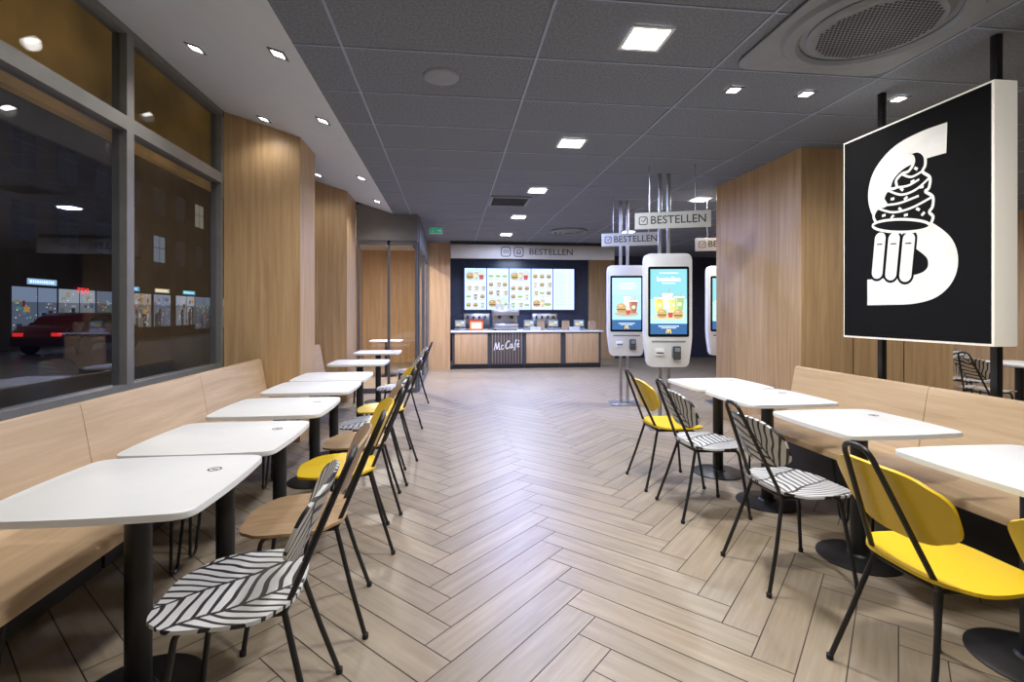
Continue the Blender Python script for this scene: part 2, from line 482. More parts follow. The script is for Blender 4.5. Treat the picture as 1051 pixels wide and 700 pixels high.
# ------------------------------------------------------------------ walls
SILL = .78
structure(MB().box(X0-.15, X0, Y0, 8.3, -.003, SILL).build('wall_left', M['dark'], smooth=False))
structure(MB().box(X0-.15, X0, Y0, -.9, SILL, 3.5).build('wall_left', M['beige'], smooth=False))
structure(MB().box(X0-.15, X0, 7.6, Y1, SILL, 3.5).build('wall_left', M['wood_z'], smooth=False))
structure(MB().box(X0-.15, X0, 8.3, Y1, -.003, SILL).build('wall_left', M['wood_z'], smooth=False))
structure(MB().box(X0-.15, X1+.15, Y0-.15, Y0, -.003, 3.5).build('wall_front', M['beige'], smooth=False))
structure(MB().box(X1, X1+.15, Y0, Y1, -.003, 3.05).build('wall_right', M['wood_z'], smooth=False))
structure(MB().box(X0-.15, X1+.15, Y1, Y1+.15, -.003, 3.1).build('wall_back', M['tile'], smooth=False))
structure(MB().box(3.95, 4.7, 13.8, 13.9, 0, CEIL).build('trim_1', M['wood_z'], smooth=False))
structure(MB().box(-.67, -.02, 11.6, 13.9, 0, CEIL).build('wall_kitchen', M['wood_z'], smooth=False))
structure(MB().box(-2.3, -.67, 13.3, 13.4, 0, CEIL).build('wall_vestibule', M['wood_z'], smooth=False))
for i, (y0, y1) in enumerate(((5.3, 5.85), (7.6, 8.28))):
    structure(MB().prism([(-2.3, 0), (-1.55, 0), (-1.55, 3.155), (-2.3, 3.388)], y1-y0, frame((0, y1, 0), (1, 0, 0), (0, 0, 1)), .004).build('trim_%d' % (i+2), M['wood_z'], smooth=False))
blk = structure(MB().box(3.42, 5.1, 4.48, 6.04, 0, CEIL, .004).build('wall_middle', M['wood_z'], smooth=False))
bx, by = blk.location.x, blk.location.y
sm = MB()
for x in (3.98, 4.54): sm.box(x-.003-bx, x+.003-bx, 4.477-by, 4.485-by, 0, CEIL-.001)
sm.build('panel_joint', M['ventdark'], blk, smooth=False)
structure(MB().box(3.405, 5.1, 4.46, 4.479, 0, .09).build('baseboard_right', M['dark'], smooth=False))
structure(MB().box(-.02, 3.85, 11.32, 11.5, 2.9, CEIL).build('trim_4', M['dark'], smooth=False))

# windows
def make_window(idx, y0, y1):
    w = sroot('window_%d' % idx, (X0, (y0+y1)/2, SILL))
    h = (y1-y0)/2; f = MB(); fw = .040; T = 3.39-SILL; t0, t1 = 2.65-SILL, 2.75-SILL
    f.box(-.10, .0, -h, -h+fw, 0, T); f.box(-.10, .0, h-fw, h, 0, T)
    f.box(-.10, .0, -h+fw, h-fw, 0, .05); f.box(-.10, .0, -h+fw, h-fw, t0, t1); f.box(-.10, .0, -h+fw, h-fw, T-.05, T)
    f.build('window_frame', M['alu'], w, smooth=False)
    MB().box(-.06, -.05, -h+fw, h-fw, .05, t0).build('pane', M['glass'], w, smooth=False)
    MB().box(-.06, -.05, -h+fw, h-fw, t1, T-.05).build('pane', M['highglass'], w, smooth=False)
    MB().box(.0, .27, -h, h, -.04, 0, .006).build('sill', M['darkwood'], w, smooth=False)
make_window(1, -.9, 1.4); make_window(2, 1.4, 3.84); make_window(3, 3.84, 5.29); make_window(4, 5.86, 7.59)

w = sroot('window_5', (-1.05, 8.36, 0))
f = MB()
for x in (-.49, .0, .45): f.box(x, x+.04, -.03, .03, 0, 2.53)
f.box(-.45, .45, -.03, .03, 0, .08); f.box(-.45, .45, -.03, .03, 2.46, 2.53)
f.build('window_frame', M['greyframe'], w, smooth=False)
MB().box(-.45, .0, -.006, .006, .08, 2.46).build('pane', M['shopglass'], w, smooth=False)
MB().box(.04, .45, -.006, .006, .08, 2.46).build('pane', M['shopglass'], w, smooth=False)
MB().box(-.5, .5, -.05, .12, 2.53, 3.12).build('fascia', M['alu'], w, smooth=False)
w = sroot('window_6', (-.56, 10, 0))
f = MB()
for y in (-1.55, .0, 1.55): f.box(-.03, .03, y, y+.05, 0, 2.53)
f.box(-.03, .03, -1.5, 1.55, 0, .08); f.box(-.03, .03, -1.5, 1.55, 2.47, 2.53)
f.build('window_frame', M['greyframe'], w, smooth=False)
MB().box(-.006, .006, -1.5, 1.55, .08, 2.47).build('pane', M['shopglass'], w, smooth=False)
MB().box(-.05, .03, -1.5, 1.59, 2.53, 2.97).build('fascia', M['alu'], w, smooth=False)

# ------------------------------------------------------------------ tables
def table_outline(w, d):
    corners = [(w/2, -d/2), (w/2, d/2), (-w/2, d/2), (-w/2, -d/2)]
    P = []
    for i in range(4):
        a = Vector(corners[i]); b = Vector(corners[(i+1) % 4]); e = (b-a); n = Vector((e.y, -e.x)).normalized()
        for k in range(8):
            t = k/8; P.append(a+e*t+n*.016*4*t*(1-t))
    out = []
    for i, p in enumerate(P):
        if i % 8 == 0:
            a = P[i-1]; b = P[(i+1) % len(P)]
            for k in range(7):
                t = k/6; A = p.lerp(a, .6); B = p.lerp(b, .6)
                q = A*(1-t)**2+p*2*t*(1-t)+B*t*t; out.append((q.x, q.y))
        else: out.append((p.x, p.y))
    return out
def make_table(label, loc, group):
    t = thing('cafe_table', label, 'table', loc, 0, group)
    MB().prism(table_outline(.63, .60), .022, flat_up((0, 0, .728)), .003).build('tabletop', M['white'], t)
    MB().lathe([(0, .706), (.16, .706), (.16, .72), (.12, .728), (0, .728)]).build('support_plate', M['black'], t)
    MB().lathe([(0, .014), (.041, .014), (.041, .706), (0, .706)]).build('column', M['black'], t)
    MB().lathe([(0, 0), (.205, 0), (.205, .006), (.19, .012), (.06, .02), (.05, .03), (0, .03)], seg=48).build('base', M['black'], t)
    mk = MB()
    ring = [(.2+.022*math.cos(2*PI*k/24), .12+.022*math.sin(2*PI*k/24)) for k in range(25)]
    mk.ribbon(ring, .006, flat_up((0, 0, .7508))); mk.ribbon([(.19, .12), (.21, .12)], .010, flat_up((0, 0, .7508)))
    mk.build('table_mark', M['ink'], t, smooth=False)
    return t
LT = 'white tables along the left bench'; RT = 'white tables along the right bench'
tab = make_table('white table nearest the camera on the left, in front of the window bench', (-1.095, 1.87, 0), LT)
def put(proto, loc, label, group, rz=None):
    c = copy_tree(proto); c.location = loc; c['label'] = label; c['group'] = group
    if rz is not None: c.rotation_euler = (0, 0, rz)
    return c
for y, l in ((2.52, 'white table second from the camera on the left, close behind the nearest one'),
             (3.28, 'white table third from the camera in the left row by the bench'),
             (4.09, 'white table fourth from the camera in the left row, before the bench end'),
             (4.74, 'white table fifth in the left row, beside the first oak column'),
             (6.05, 'white table sixth in the left row, between the two oak columns'),
             (7.55, 'white table farthest away in the left row, before the glazed vestibule')):
    put(tab, (-1.085, y, 0), l, LT)
for y, l in ((1.65, 'white table cut off by the right edge of the picture'),
             (2.47, 'white table beneath the big black sign, second from the camera on the right'),
             (3.26, 'white table third from the camera on the right, with patterned chair behind it'),
             (3.91, 'white table farthest from the camera in the right row, before the oak wall')):
    put(tab, (2.23, y, 0), l, RT)
put(tab, (6.62, 5.05, 0), 'white table in the rear seating area beyond the right bench, right of the sign post', 'tables in the rear seating area')
put(tab, (-1.35, 10.6, 0), 'white table inside the glazed vestibule at the far left', 'tables in the vestibule')

# ------------------------------------------------------------------ chairs (front is +x)
def make_chair(label, loc, rz, style, group):
    t = thing('cafe_chair', label, 'chair', loc, rz, group)
    sm, bm_ = {'yellow': (M['yellow'], M['yellow']), 'zebra': (M['zseat'], M['zback']), 'oak': (M['ply'], M['ply'])}[style]
    def seat(a, b):
        x = a*.212; y = b*(.222-.012*a)
        z = .463+.010*b*b-.012*max(0, a)**2+.012*max(0, -a)**3
        return (x, y, z), (0, 0, 1)
    MB().shell(seat, .012).build('seat', sm, t)
    def back(a, b):
        z = .705+a*.122; y = b*(.222+.012*a)
        x = -.175-.43*(z-.44)+.034+.045*b*b
        return (x, y, z), (.92, 0, .39)
    MB().shell(back, .011).build('backrest', bm_, t)
    r = .0095
    bf = fillet([(-.175, .125, .437), (-.37, .052, .89), (-.37, -.052, .89), (-.175, -.125, .437)], .045)
    MB().tube(bf, r).build('back_frame', M['black'], t)
    for s in (1, -1):
        l = MB().tube([(-.175, s*.125, .437), (-.235, s*.165, .21), (-.295, s*.198, .012)], r).build('leg', M['black'], t)
        MB().lathe([(0, 0), (.012, 0), (.013, .02), (0, .022)], Matrix.Translation((-.296, s*.199, 0)), 12).build('foot_cap', M['rubber'], l)
        l = MB().tube(fillet([(-.173, s*.125, .437), (.11, s*.15, .437), (.165, s*.195, .012)], .035), r).build('leg', M['black'], t)
        MB().lathe([(0, 0), (.012, 0), (.013, .02), (0, .022)], Matrix.Translation((.166, s*.1955, 0)), 12).build('foot_cap', M['rubber'], l)
    MB().tube([(-.173, -.125, .437), (-.173, .125, .437)], r*.9).build('cross_bar', M['black'], t)
    MB().tube([(.09, -.147, .437), (.09, .147, .437)], r*.9).build('cross_bar', M['black'], t)
    return t
LC = 'chairs along the left side of the aisle'; RC = 'chairs along the right side of the aisle'
zc = make_chair('black and white line-patterned chair nearest the camera on the left', (-.69, 1.67, 0), PI+.10, 'zebra', LC)
oc = make_chair('bare oak plywood chair behind the nearest patterned chair on the left', (-.67, 2.25, 0), PI+.12, 'oak', LC)
yc = make_chair('yellow chair in the left row, nearer of its two yellow chairs', (-.65, 2.93, 0), PI+.20, 'yellow', LC)
put(oc, (-.65, 3.49, 0), 'oak plywood chair right behind the nearer yellow chair on the left', LC, PI+.12)
put(zc, (-.66, 4.04, 0), 'patterned chair halfway down the left row, before the farther yellow chair', LC, PI+.12)
put(yc, (-.64, 4.64, 0), 'yellow chair in the left row, farther of its two yellow chairs', LC, PI+.22)
put(zc, (-.65, 5.9, 0), 'patterned chair at the sixth table of the left row', LC, PI+.12)
put(zc, (-.65, 7.5, 0), 'patterned chair at the farthest table of the left row', LC, PI+.12)
put(yc, (1.76, 1.56, 0), 'bright yellow chair under the black sign, nearest whole chair on the right', RC, 0)
put(yc, (1.77, .97, 0), 'yellow chair cut off by the right edge of the picture', RC, 0)
put(zc, (1.79, 2.37, 0), 'patterned chair beside the nearest yellow chair on the right', RC, 0)
put(zc, (1.765, 3.19, 0), 'patterned chair farther away on the right, next to the small far yellow chair', RC, 0)
put(yc, (1.75, 3.75, 0), 'small yellow chair farthest away on the right, before the ordering kiosks', RC, 0)
put(zc, (6.14, 5.0, 0), 'patterned chair on the near left side of the rear table beyond the bench', 'chairs in the rear seating area', .1)
put(zc, (6.80, 5.72, 0), 'patterned chair on the far side of the rear table beyond the bench', 'chairs in the rear seating area', -PI/2)

# ------------------------------------------------------------------ benches
def make_bench(label, xf, sgn, seams):
    t = thing('wall_bench', label, 'bench', (xf, seams[0], 0))
    y0 = seams[0]
    for a, b in zip(seams, seams[1:]):
        A, B = a-y0+.002, b-y0-.002
        prof = [(0, .412), (.0, .436), (.006, .448), (.02, .452), (.46, .452), (.54, .452), (.54, .412)]
        mt = frame((0, B, 0), (sgn, 0, 0), (0, 0, 1))
        if sgn < 0: mt = frame((0, A, 0), (sgn, 0, 0), (0, 0, 1))
        MB().prism(prof, B-A, mt, .002).build('seat', M['wood_y'], t)
        bp = [(.50, .452), (.525, .50), (.585, .845), (.592, .866), (.606, .874), (.622, .872), (.63, .86), (.63, .84), (.565, .452)]
        MB().prism(bp, B-A, mt, .002).build('backrest', M['wood_y'], t)
        MB().box(*(sorted((sgn*.48, sgn*.60))), A+.01, B-.01, .0, .41).build('plinth', M['dark'], t, smooth=False)
        for yc_ in (A+.09, B-.09):
            pts = fillet([(sgn*.06, yc_-.07, .412), (sgn*.085, yc_-.03, .009), (sgn*.085, yc_+.03, .009), (sgn*.06, yc_+.07, .412)], .03)
            MB().tube(pts, .008, 8).build('leg', M['black'], t)
    return t
make_bench('long light oak bench with backrest running along the left windows', -1.33, -1, [-.95, .30, 1.55, 2.80, 4.03, 5.26])
make_bench('short light oak bench between the two oak columns on the left', -1.33, -1, [5.9, 7.52])
make_bench('long light oak bench with backrest along the right side, below the black sign', 2.42, 1, [-.95, .3, 1.55, 2.80, 4.02])

# ------------------------------------------------------------------ big black sign
sg = thing('sundae_sign', 'large black square sign with a white letter and sundae drawing on two black posts', 'sign', (3.0, 2.94, 0))
MB().box(0, .15, -.53, .53, 1.155, 2.645, .006).build('light_box', M['signwhite'], sg)
MB().box(-.004, .0, -.515, .515, 1.17, 2.63).build('face_panel', M['blackface'], sg, smooth=False)
for y in (.37, -.40):
    MB().box(.155, .195, y-.02, y+.02, 0, CEIL-.001, .003).build('post', M['black'], sg)
F = frame((-.0045, .53, 1.155), (0, -1, 0), (0, 0, 1))
Sp = spline([(0.80, 1.255), (0.63, 1.258), (0.47, 1.23), (0.355, 1.14), (0.325, 1.01), (0.38, .88), (.50, .78), (.64, .69), (.755, .58), (.77, .46), (.705, .375), (.58, .34), (.40, .335), (.225, .335)])
MB().ribbon(Sp, .185, F, .0005).build('letter', M['whiteink'], sg, smooth=False, recalc=False)
def lean(P, a=R(-10), o=(.47, .72)):
    c, s = math.cos(a), math.sin(a)
    return [(o[0]+(p[0]-o[0])*c-(p[1]-o[1])*s, o[1]+(p[0]-o[0])*s+(p[1]-o[1])*c) for p in P]
cream = lean(spline([(.29, .79), (.255, .84), (.28, .895), (.345, .915), (.315, .96), (.34, 1.015), (.405, 1.03), (.395, 1.075), (.43, 1.115), (.48, 1.13), (.505, 1.175), (.495, 1.215), (.465, 1.24), (.525, 1.25), (.575, 1.215), (.59, 1.155), (.58, 1.115), (.635, 1.075), (.64, 1.01), (.62, .99), (.675, .955), (.685, .895), (.67, .86), (.70, .83), (.69, .78)], 5))
rim = lean(ell(.475, .775, .215, .042, 36))
b = MB()
b.face(cream, F, .001, 0); b.face(rim, F, .002, 0)
# broad rounded finger shapes holding the cup: white bars edged in black, over the lower bowl of the letter
for i, fx in enumerate((.335, .445, .555)):
    dy = .015*i
    def bar(w_, h_): return lean([(fx+p[0], .575-dy*.4+p[1]) for p in rrect(w_, h_, w_*.49, 7)], R(-6))
    b.face(bar(.120, .36), F, .0012, 0); b.face(bar(.088, .325), F, .0015, 1)
    b.ribbon(lean([(fx-.022, .655), (fx+.022, .655)], R(-6)), .008, F, .0018, 0)
b.build('drawing_ground', [M['blackface'], M['whiteink']], sg, smooth=False, recalc=False)
b = MB()
b.ribbon(cream, .019, F, .0016); b.ribbon(rim+[rim[0]], .018, F, .0024)
for st in ([(.28, .895), (.41, .865), (.54, .89), (.675, .955)], [(.34, 1.015), (.45, .98), (.55, 1.005), (.635, 1.075)], [(.43, 1.115), (.505, 1.09), (.58, 1.12)],
           [(.345, .915), (.45, .925), (.58, .965)], [(.405, 1.03), (.49, 1.035), (.565, 1.07)]):
    b.ribbon(lean(spline(st)), .015, F, .0018)
for x, y, a in ((.34, .845, .3), (.41, .835, .9), (.46, .885, -.6), (.51, .845, .2), (.59, .88, -.4), (.63, .85, .9), (.39, .955, .1), (.49, .955, .7), (.59, 1.02, .1), (.45, 1.015, -.6), (.52, 1.06, .4), (.53, 1.14, -.5)):
    c_, s_ = math.cos(a)*.014, math.sin(a)*.014
    b.ribbon(lean([(x-c_, y-s_), (x+c_, y+s_)]), .018, F, .0026)
b.build('drawing_line', M['whiteink'], sg, smooth=False, recalc=False)

# ------------------------------------------------------------------ ordering kiosks
def make_kiosk(label, loc, rz, look):
    k = thing('ordering_kiosk', label, 'kiosk', loc, rz, 'ordering kiosks')
    body = round_poly([(-.265, 2.015), (-.265, 1.02), (-.225, .72), (.225, .72), (.265, 1.02), (.265, 2.015)], (.07, .10, .05, .05, .10, .07))
    MB().prism(body, .12, frame((0, .06, 0), (1, 0, 0), (0, 0, 1)), .012).build('body', M['whitep'], k)
    sc = MB().prism(rrect(.46, .80, .02), .006, frame((0, -.060, 1.465), (1, 0, 0), (0, 0, 1))).build('screen', M['blackface'], k)
    F = frame((-.205, -.0675, 1.095), (1, 0, 0), (0, 0, 1)); b = MB()
    if look == 0:
        b.quads([(0, 0, .41, .74, (.03, .12, .30)), (0, .14, .41, .60, (.40, .68, .78), .0004), (0, .50, .41, .24, (.46, .74, .82), .0006)], F)
        for i, wd in enumerate((.22, .27, .19)): b.quads([((.41-wd)/2, .65-.036*i, wd, .014, (.9, .95, 1), .001)], F)
        b.poly(ell(.205, .225, .17, .035), (.50, .40, .28), F, .001)
        burger(b, F, .13, .31, .13, .0012); cup_pic(b, F, .30, .33, .19, (.35, .14, .09), .0013); fries(b, F, .225, .265, .10, .0022)
        cup_pic(b, F, .21, .40, .15, (.75, .78, .78), .0009)
    else:
        b.quads([(0, 0, .41, .74, (.03, .12, .30)), (0, .12, .41, .62, (.24, .60, .66), .0004), (0, .12, .41, .28, (.44, .75, .74), .0006)], F)
        b.quads([(.10, .69, .21, .012, (.95, .97, 1), .001), (.13, .575, .15, .010, (.95, .97, 1), .001)], F)
        b.poly(ell(.205, .20, .18, .04), (.62, .60, .40), F, .001)
        cup_pic(b, F, .10, .34, .17, (.80, .60, .12), .0012); cup_pic(b, F, .19, .38, .18, (.80, .80, .76), .0017)
        cup_pic(b, F, .255, .34, .15, (.72, .62, .2), .002); cup_pic(b, F, .325, .35, .17, (.34, .50, .22), .0022)
        burger(b, F, .13, .235, .10, .0028); fries(b, F, .225, .235, .09, .0036); burger(b, F, .31, .23, .10, .0046)
    b.quads([(.09, .085, .23, .010, (.8, .88, .95), .001), (.12, .066, .17, .008, (.7, .8, .9), .001)], F)
    b.build('display_picture', M['pic'], sc, smooth=False, recalc=False)
    if look: text('display_text', 'bestellen', .07, frame((0, -.0695, 1.72), (1, 0, 0), (0, 0, 1)), M['wtext'], sc, width=.26, depth=.0006, bold=.0008)
    arches('display_logo', frame((0, -.0695, 1.105), (1, 0, 0), (0, 0, 1)), .05, M['arch'], sc)
    MB().box(.035, .125, -.085, -.058, .83, .95, .006).build('terminal_holder', M['vent'], k)
    pt = MB().box(.04, .12, -.135, -.086, .81, .96, .008).build('card_terminal', M['dark'], k)
    MB().box(.052, .108, -.1372, -.135, .90, .945).build('terminal_display', M['vent'], pt, smooth=False)
    kp = MB()
    for i in range(3):
        for j in range(3): kp.box(.053+i*.020, .067+i*.020, -.138, -.135, .825+j*.022, .838+j*.022)
    kp.build('keypad', M['ventmid'], pt, smooth=False)
    MB().box(-.15, -.05, -.085, -.059, .85, .93, .006).build('receipt_printer', M['whitep'], k)
    MB().box(-.14, -.06, -.0865, -.085, .875, .89).build('receipt_slot', M['dark'], k, smooth=False)
    MB().box(-.19, .19, -.0622, -.0595, 1.0, 1.02).build('trim_strip', M['vent'], k, smooth=False)
    for x in (-.05, .05):
        MB().lathe([(0, .02), (.022, .02), (.022, CEIL-.002), (0, CEIL-.002)], Matrix.Translation((x, .12, 0)), 20).build('pole', M['chrome'], k)
    MB().prism(rrect(.42, .34, .03), .02, flat_up((0, .1, 0)), .004).build('base_plate', M['chrome'], k)
    MB().box(-.09, .09, .058, .10, 1.2, 1.5).build('bracket', M['steel'], k, smooth=False)
    return k
make_kiosk('white ordering kiosk nearest the camera, screen with several drinks, before the oak wall', (2.47, 5.42, 0), R(-9), 1)
make_kiosk('white ordering kiosk at left, nearest the aisle and counter, pale blue screen', (2.50, 6.85, 0), R(-9), 0)
make_kiosk('white ordering kiosk half hidden behind the oak wall corner', (3.96, 6.75, 0), R(-9), 1)

def order_sign(label, loc, rz, w=.80):
    t = thing('hanging_sign', label, 'sign', loc, rz, 'ordering direction signs')
    MB().box(-w/2, w/2, -.02, .02, -.09, .09, .004).build('board', M['lightboard'], t)
    text('lettering', 'BESTELLEN', .125, frame((.06, -.0215, 0), (1, 0, 0), (0, 0, 1)), M['ink'], t, width=w*.72, bold=.001)
    F = frame((-w/2+.09, -.0215, 0), (1, 0, 0), (0, 0, 1)); b = MB()
    o = rrect(.085, .085, .015); b.ribbon(o+[o[0]], .010, F); b.ribbon([(-.02, .01), (0, -.015), (.03, .03)], .010, F)
    b.build('touch_icon', M['ink'], t, smooth=False, recalc=False)
    for x in (-w*.3, w*.3): MB().lathe([(0, .09), (.005, .09), (.005, CEIL-loc[2]-.001), (0, CEIL-loc[2]-.001)], Matrix.Translation((x, 0, 0)), 8).build('rod', M['steel'], t)
    return t
order_sign('pale hanging sign reading BESTELLEN above the nearest kiosk', (2.43, 5.20, 2.365), R(-20))
order_sign('pale hanging sign reading BESTELLEN above the leftmost kiosk', (2.49, 6.62, 2.36), R(-20))
order_sign('pale hanging sign reading BESTELLEN cut off by the oak wall corner', (3.82, 6.5, 2.30), R(-20))

# ------------------------------------------------------------------ counter and kitchen front
CY = 11.6
def unit(label, x0, x1, kind):
    t = thing('counter_cabinet', label, 'cabinet', ((x0+x1)/2, CY+.35, 0), 0, 'service counter cabinets')
    h = (x1-x0)/2-.004
    MB().box(-h, h, -.33, .35, .09, .86).build('body', M['dark'], t, smooth=False)
    MB().box(-h, h, -.30, .33, 0, .09).build('plinth', M['black'], t, smooth=False)
    if kind == 'wood': MB().box(-h+.06, h-.06, -.35, -.33, .12, .84, .003).build('front_panel', M['wood_z'], t)
    else:
        for k in range(11):
            x = -h+.05+k*(2*h-.1)/10
            MB().box(x-.016, x+.016, -.35, -.33, .12, .84, .002).build('slat', M['slatwood'], t)
        th = R(7)
        Fs = frame((-.31, -.3545, .44), (math.cos(th), 0, math.sin(th)), (-math.sin(th), 0, math.cos(th))); sb = MB(); wd = .020; k_ = 1.12
        sh = lambda P: spline([((x+.22*y)*k_, y*k_*1.25) for x, y in P], 6)
        strokes = ([(0, 0), (.015, .06), (.03, .12), (.045, .06), (.06, .01), (.085, .08), (.10, .12), (.105, .05), (.115, .0), (.135, .01)],
                  [(.195, .055), (.175, .068), (.155, .04), (.16, .005), (.185, -.002), (.205, .015)],
                  [(.325, .105), (.305, .125), (.265, .10), (.245, .05), (.26, .005), (.295, .0), (.325, .022)],
                  [(.395, .055), (.37, .068), (.35, .04), (.355, .005), (.378, .005), (.395, .05), (.397, .008), (.415, .01)],
                  [(.485, .115), (.465, .125), (.452, .08), (.447, .02), (.44, -.035), (.425, -.035)],
                  [(.43, .06), (.475, .062)],
                  [(.495, .03), (.53, .045), (.525, .066), (.505, .06), (.495, .03), (.51, .002), (.545, .015)],
                  [(.515, .092), (.535, .115)])
        for P in strokes: sb.ribbon(sh(P), wd, Fs)
        sb.build('lettering', M['whiteink'], t, smooth=False, recalc=False)
    return t
unit('oak-fronted counter cabinet at the left end of the service counter', 0.02, .92, 'wood')
unit('dark slatted counter cabinet with rising white script cafe lettering', .92, 1.72, 'slat')
unit('oak-fronted counter cabinet right of the slatted cabinet', 1.72, 2.68, 'wood')
unit('oak-fronted counter cabinet at the right end of the service counter', 2.68, 3.62, 'wood')
tag(MB().box(-.01, 3.66, CY-.04, CY+.72, .86, .90, .006).build('worktop', M['white']), 'long white worktop along the service counter', 'worktop')

hs = thing('header_sign', 'long beige grey header board with icons and BESTELLEN above the counter', 'sign', (1.91, 11.24, 2.57))
MB().box(-1.92, 1.92, 0, .08, 0, .32, .004).build('board', M['greyboard'], hs)
text('lettering', 'BESTELLEN', .19, frame((.40, -.0015, .16), (1, 0, 0), (0, 0, 1)), M['ink'], hs, width=1.02, bold=.002)
b = MB()
for cx_, glyph in ((-.66, 0), (-.36, 1)):
    F = frame((cx_, -.0015, .16), (1, 0, 0), (0, 0, 1))
    o = rrect(.21, .21, .05); b.ribbon(o+[o[0]], .022, F)
    if glyph == 0:
        for q in (-.045, 0, .045): b.ribbon([(q, -.045), (q, .045)], .018, F)
    else:
        b.ribbon([(-.055, -.02), (.055, -.02)], .02, F); b.ribbon(ell(0, -.01, .05, .055, 9, 0, 180), .018, F); b.ribbon([(-.055, -.05), (.055, -.05)], .018, F)
b.build('icon', M['ink'], hs, smooth=False, recalc=False)
for x in (-1.2, 1.2): MB().box(x-.02, x+.02, .03, .07, .32, .399).build('bracket', M['dark'], hs, smooth=False)

pos = ['far left, beside the oak wall', 'second from the left', 'in the middle of the five', 'second from the right', 'at the right end']
for i in range(5):
    x = .68+i*.63
    t = thing('menu_screen', 'lit menu screen on the dark tiled wall, ' + pos[i], 'screen', (x, 13.8, 1.40), 0, 'menu screens above the counter')
    MB().box(-.312, .312, 0, .09, 0, 1.18, .004).build('housing', M['blackface'], t)
    F = frame((-.305, -.0012, .008), (1, 0, 0), (0, 0, 1)); b = MB()
    b.quads([(0, 0, .61, 1.164, (.28, .41, .78)), (.010, .012, .590, 1.14, (.35, .46, .80), .0003)], F)
    b.k = .46
    if i < 4:
        big = 1 if i in (0, 2) else 0
        yb = .80 if big else .03
        b.poly(rr_at(.305, yb+.165, .57, .32), [(.55, .80, .95), (.62, .86, .72), (.60, .74, .98), (.85, .90, .95)][i], F, .0006)
        burger(b, F, .15, yb+.15, .19, .001); cup_pic(b, F, .31, yb+.17, .26, (.62, .56, .50), .0016); (salad if i % 2 else fries)(b, F, .47, yb+.15, .20, .0022)
        for r in range(3):
            for c in range(3):
                x0 = .11+c*.195; y0 = (.14 if big else .48)+r*.235; z = .003+(r*3+c)*.0007
                kind = (i*3+r*2+c*3+(r*c)) % 5
                if kind in (0, 3): burger(b, F, x0, y0, .125, z)
                elif kind == 1: cup_pic(b, F, x0, y0, .16, random.choice([(.30, .22, .17), (.55, .5, .45), (.30, .45, .25), (.35, .45, .6)]), z)
                elif kind == 2: salad(b, F, x0, y0+.015, .15, z)
                else: cup_pic(b, F, x0-.03, y0, .13, (.6, .62, .6), z); cup_pic(b, F, x0+.04, y0, .14, (.42, .30, .2), z+.0004)
                b.quads([(x0-.07, y0-.10, .13, .012, (.30, .38, .50), .001)], F)
    else:
        for r in range(14): b.quads([(.06, .14+r*.068, .30-.03*(r % 3), .014, (.42, .50, .62), .001), (.46, .14+r*.068, .08, .014, (.46, .46, .50), .001)], F)
    b.build('menu_picture', M['menu'], t, smooth=False, recalc=False)

t = thing('coffee_machine', 'stainless steel coffee machine on the counter above the cafe lettering', 'coffee machine', (1.32, 12.0, .90))
MB().box(-.30, .30, -.2, .22, .03, .16, .01).build('base', M['steel'], t)
MB().box(-.30, .30, .0, .22, .16, .46, .01).build('back_housing', M['steel'], t)
MB().box(-.32, .32, -.2, .22, .36, .50, .015).build('brew_head', M['steel'], t)
for x in (-.15, .15):
    MB().lathe([(0, .28), (.035, .28), (.04, .36), (0, .36)], Matrix.Translation((x, -.12, 0)), 16).build('brew_group', M['black'], t)
    MB().tube([(x, -.12, .31), (x, -.25, .29)], .012, 8).build('handle', M['black'], t)
MB().box(-.28, .28, -.19, .0, .16, .168).build('drip_tray', M['black'], t, smooth=False)
for x in (-.25, .25): MB().cyl((x, -.1), .02, 0, .03, 12).build('foot', M['black'], t)
for n_, (x, l) in enumerate(((1.12, 'stack of paper cups at the left on the coffee machine'), (1.26, 'stack of paper cups in the middle on the coffee machine'), (1.42, 'stack of paper cups at the right on the coffee machine'))):
    cs = thing('cup_stack', l, 'cup stack', (x, 12.03, 1.40), 0, 'cup stacks on the coffee machine')
    pr = [(0, 0), (.03, 0)]
    for k in range(4): pr += [(.042, .09+k*.022), (.045, .094+k*.022), (.04, .098+k*.022)]
    MB().lathe(pr+[(0, .17)], None, 16).build('cup', M['white'], cs)
t = thing('display_box', 'red and orange card display box on the left of the counter', 'display box', (.60, 11.85, .90))
MB().box(-.16, .16, -.1, .1, 0, .24, .006).build('box', M['orange'], t)
MB().box(-.12, .12, -.104, -.1, .05, .19).build('label', M['whiteink'], t, smooth=False)
MB().box(-.17, .17, -.11, .11, .24, .27, .004).build('lid', M['redcard'], t)
for x, l in ((.22, 'cash register at the left end of the counter'), (1.90, 'cash register just right of the coffee machine'), (2.50, 'cash register in the middle of the right half of the counter'), (3.15, 'cash register near the right end of the counter')):
    t = thing('cash_register', l, 'cash register', (x, 11.95, .90), 0, 'cash registers on the counter')
    MB().box(-.14, .14, -.1, .12, 0, .05, .006).build('base', M['vent'], t)
    MB().box(-.02, .02, .0, .04, .05, .12).build('stand', M['steel'], t)
    MB().box(-.13, .13, -.04, -.01, .08, .25, .008).build('monitor', M['vent'], t)
    MB().quads([(-.11, .10, .22, .13, (.30, .34, .38)), (-.09, .12, .1, .05, (.7, .5, .2), .0005), (.02, .16, .07, .05, (.5, .6, .7), .0005)], frame((0, -.0412, 0), (1, 0, 0), (0, 0, 1))).build('customer_display', M['pic'], t, smooth=False, recalc=False)
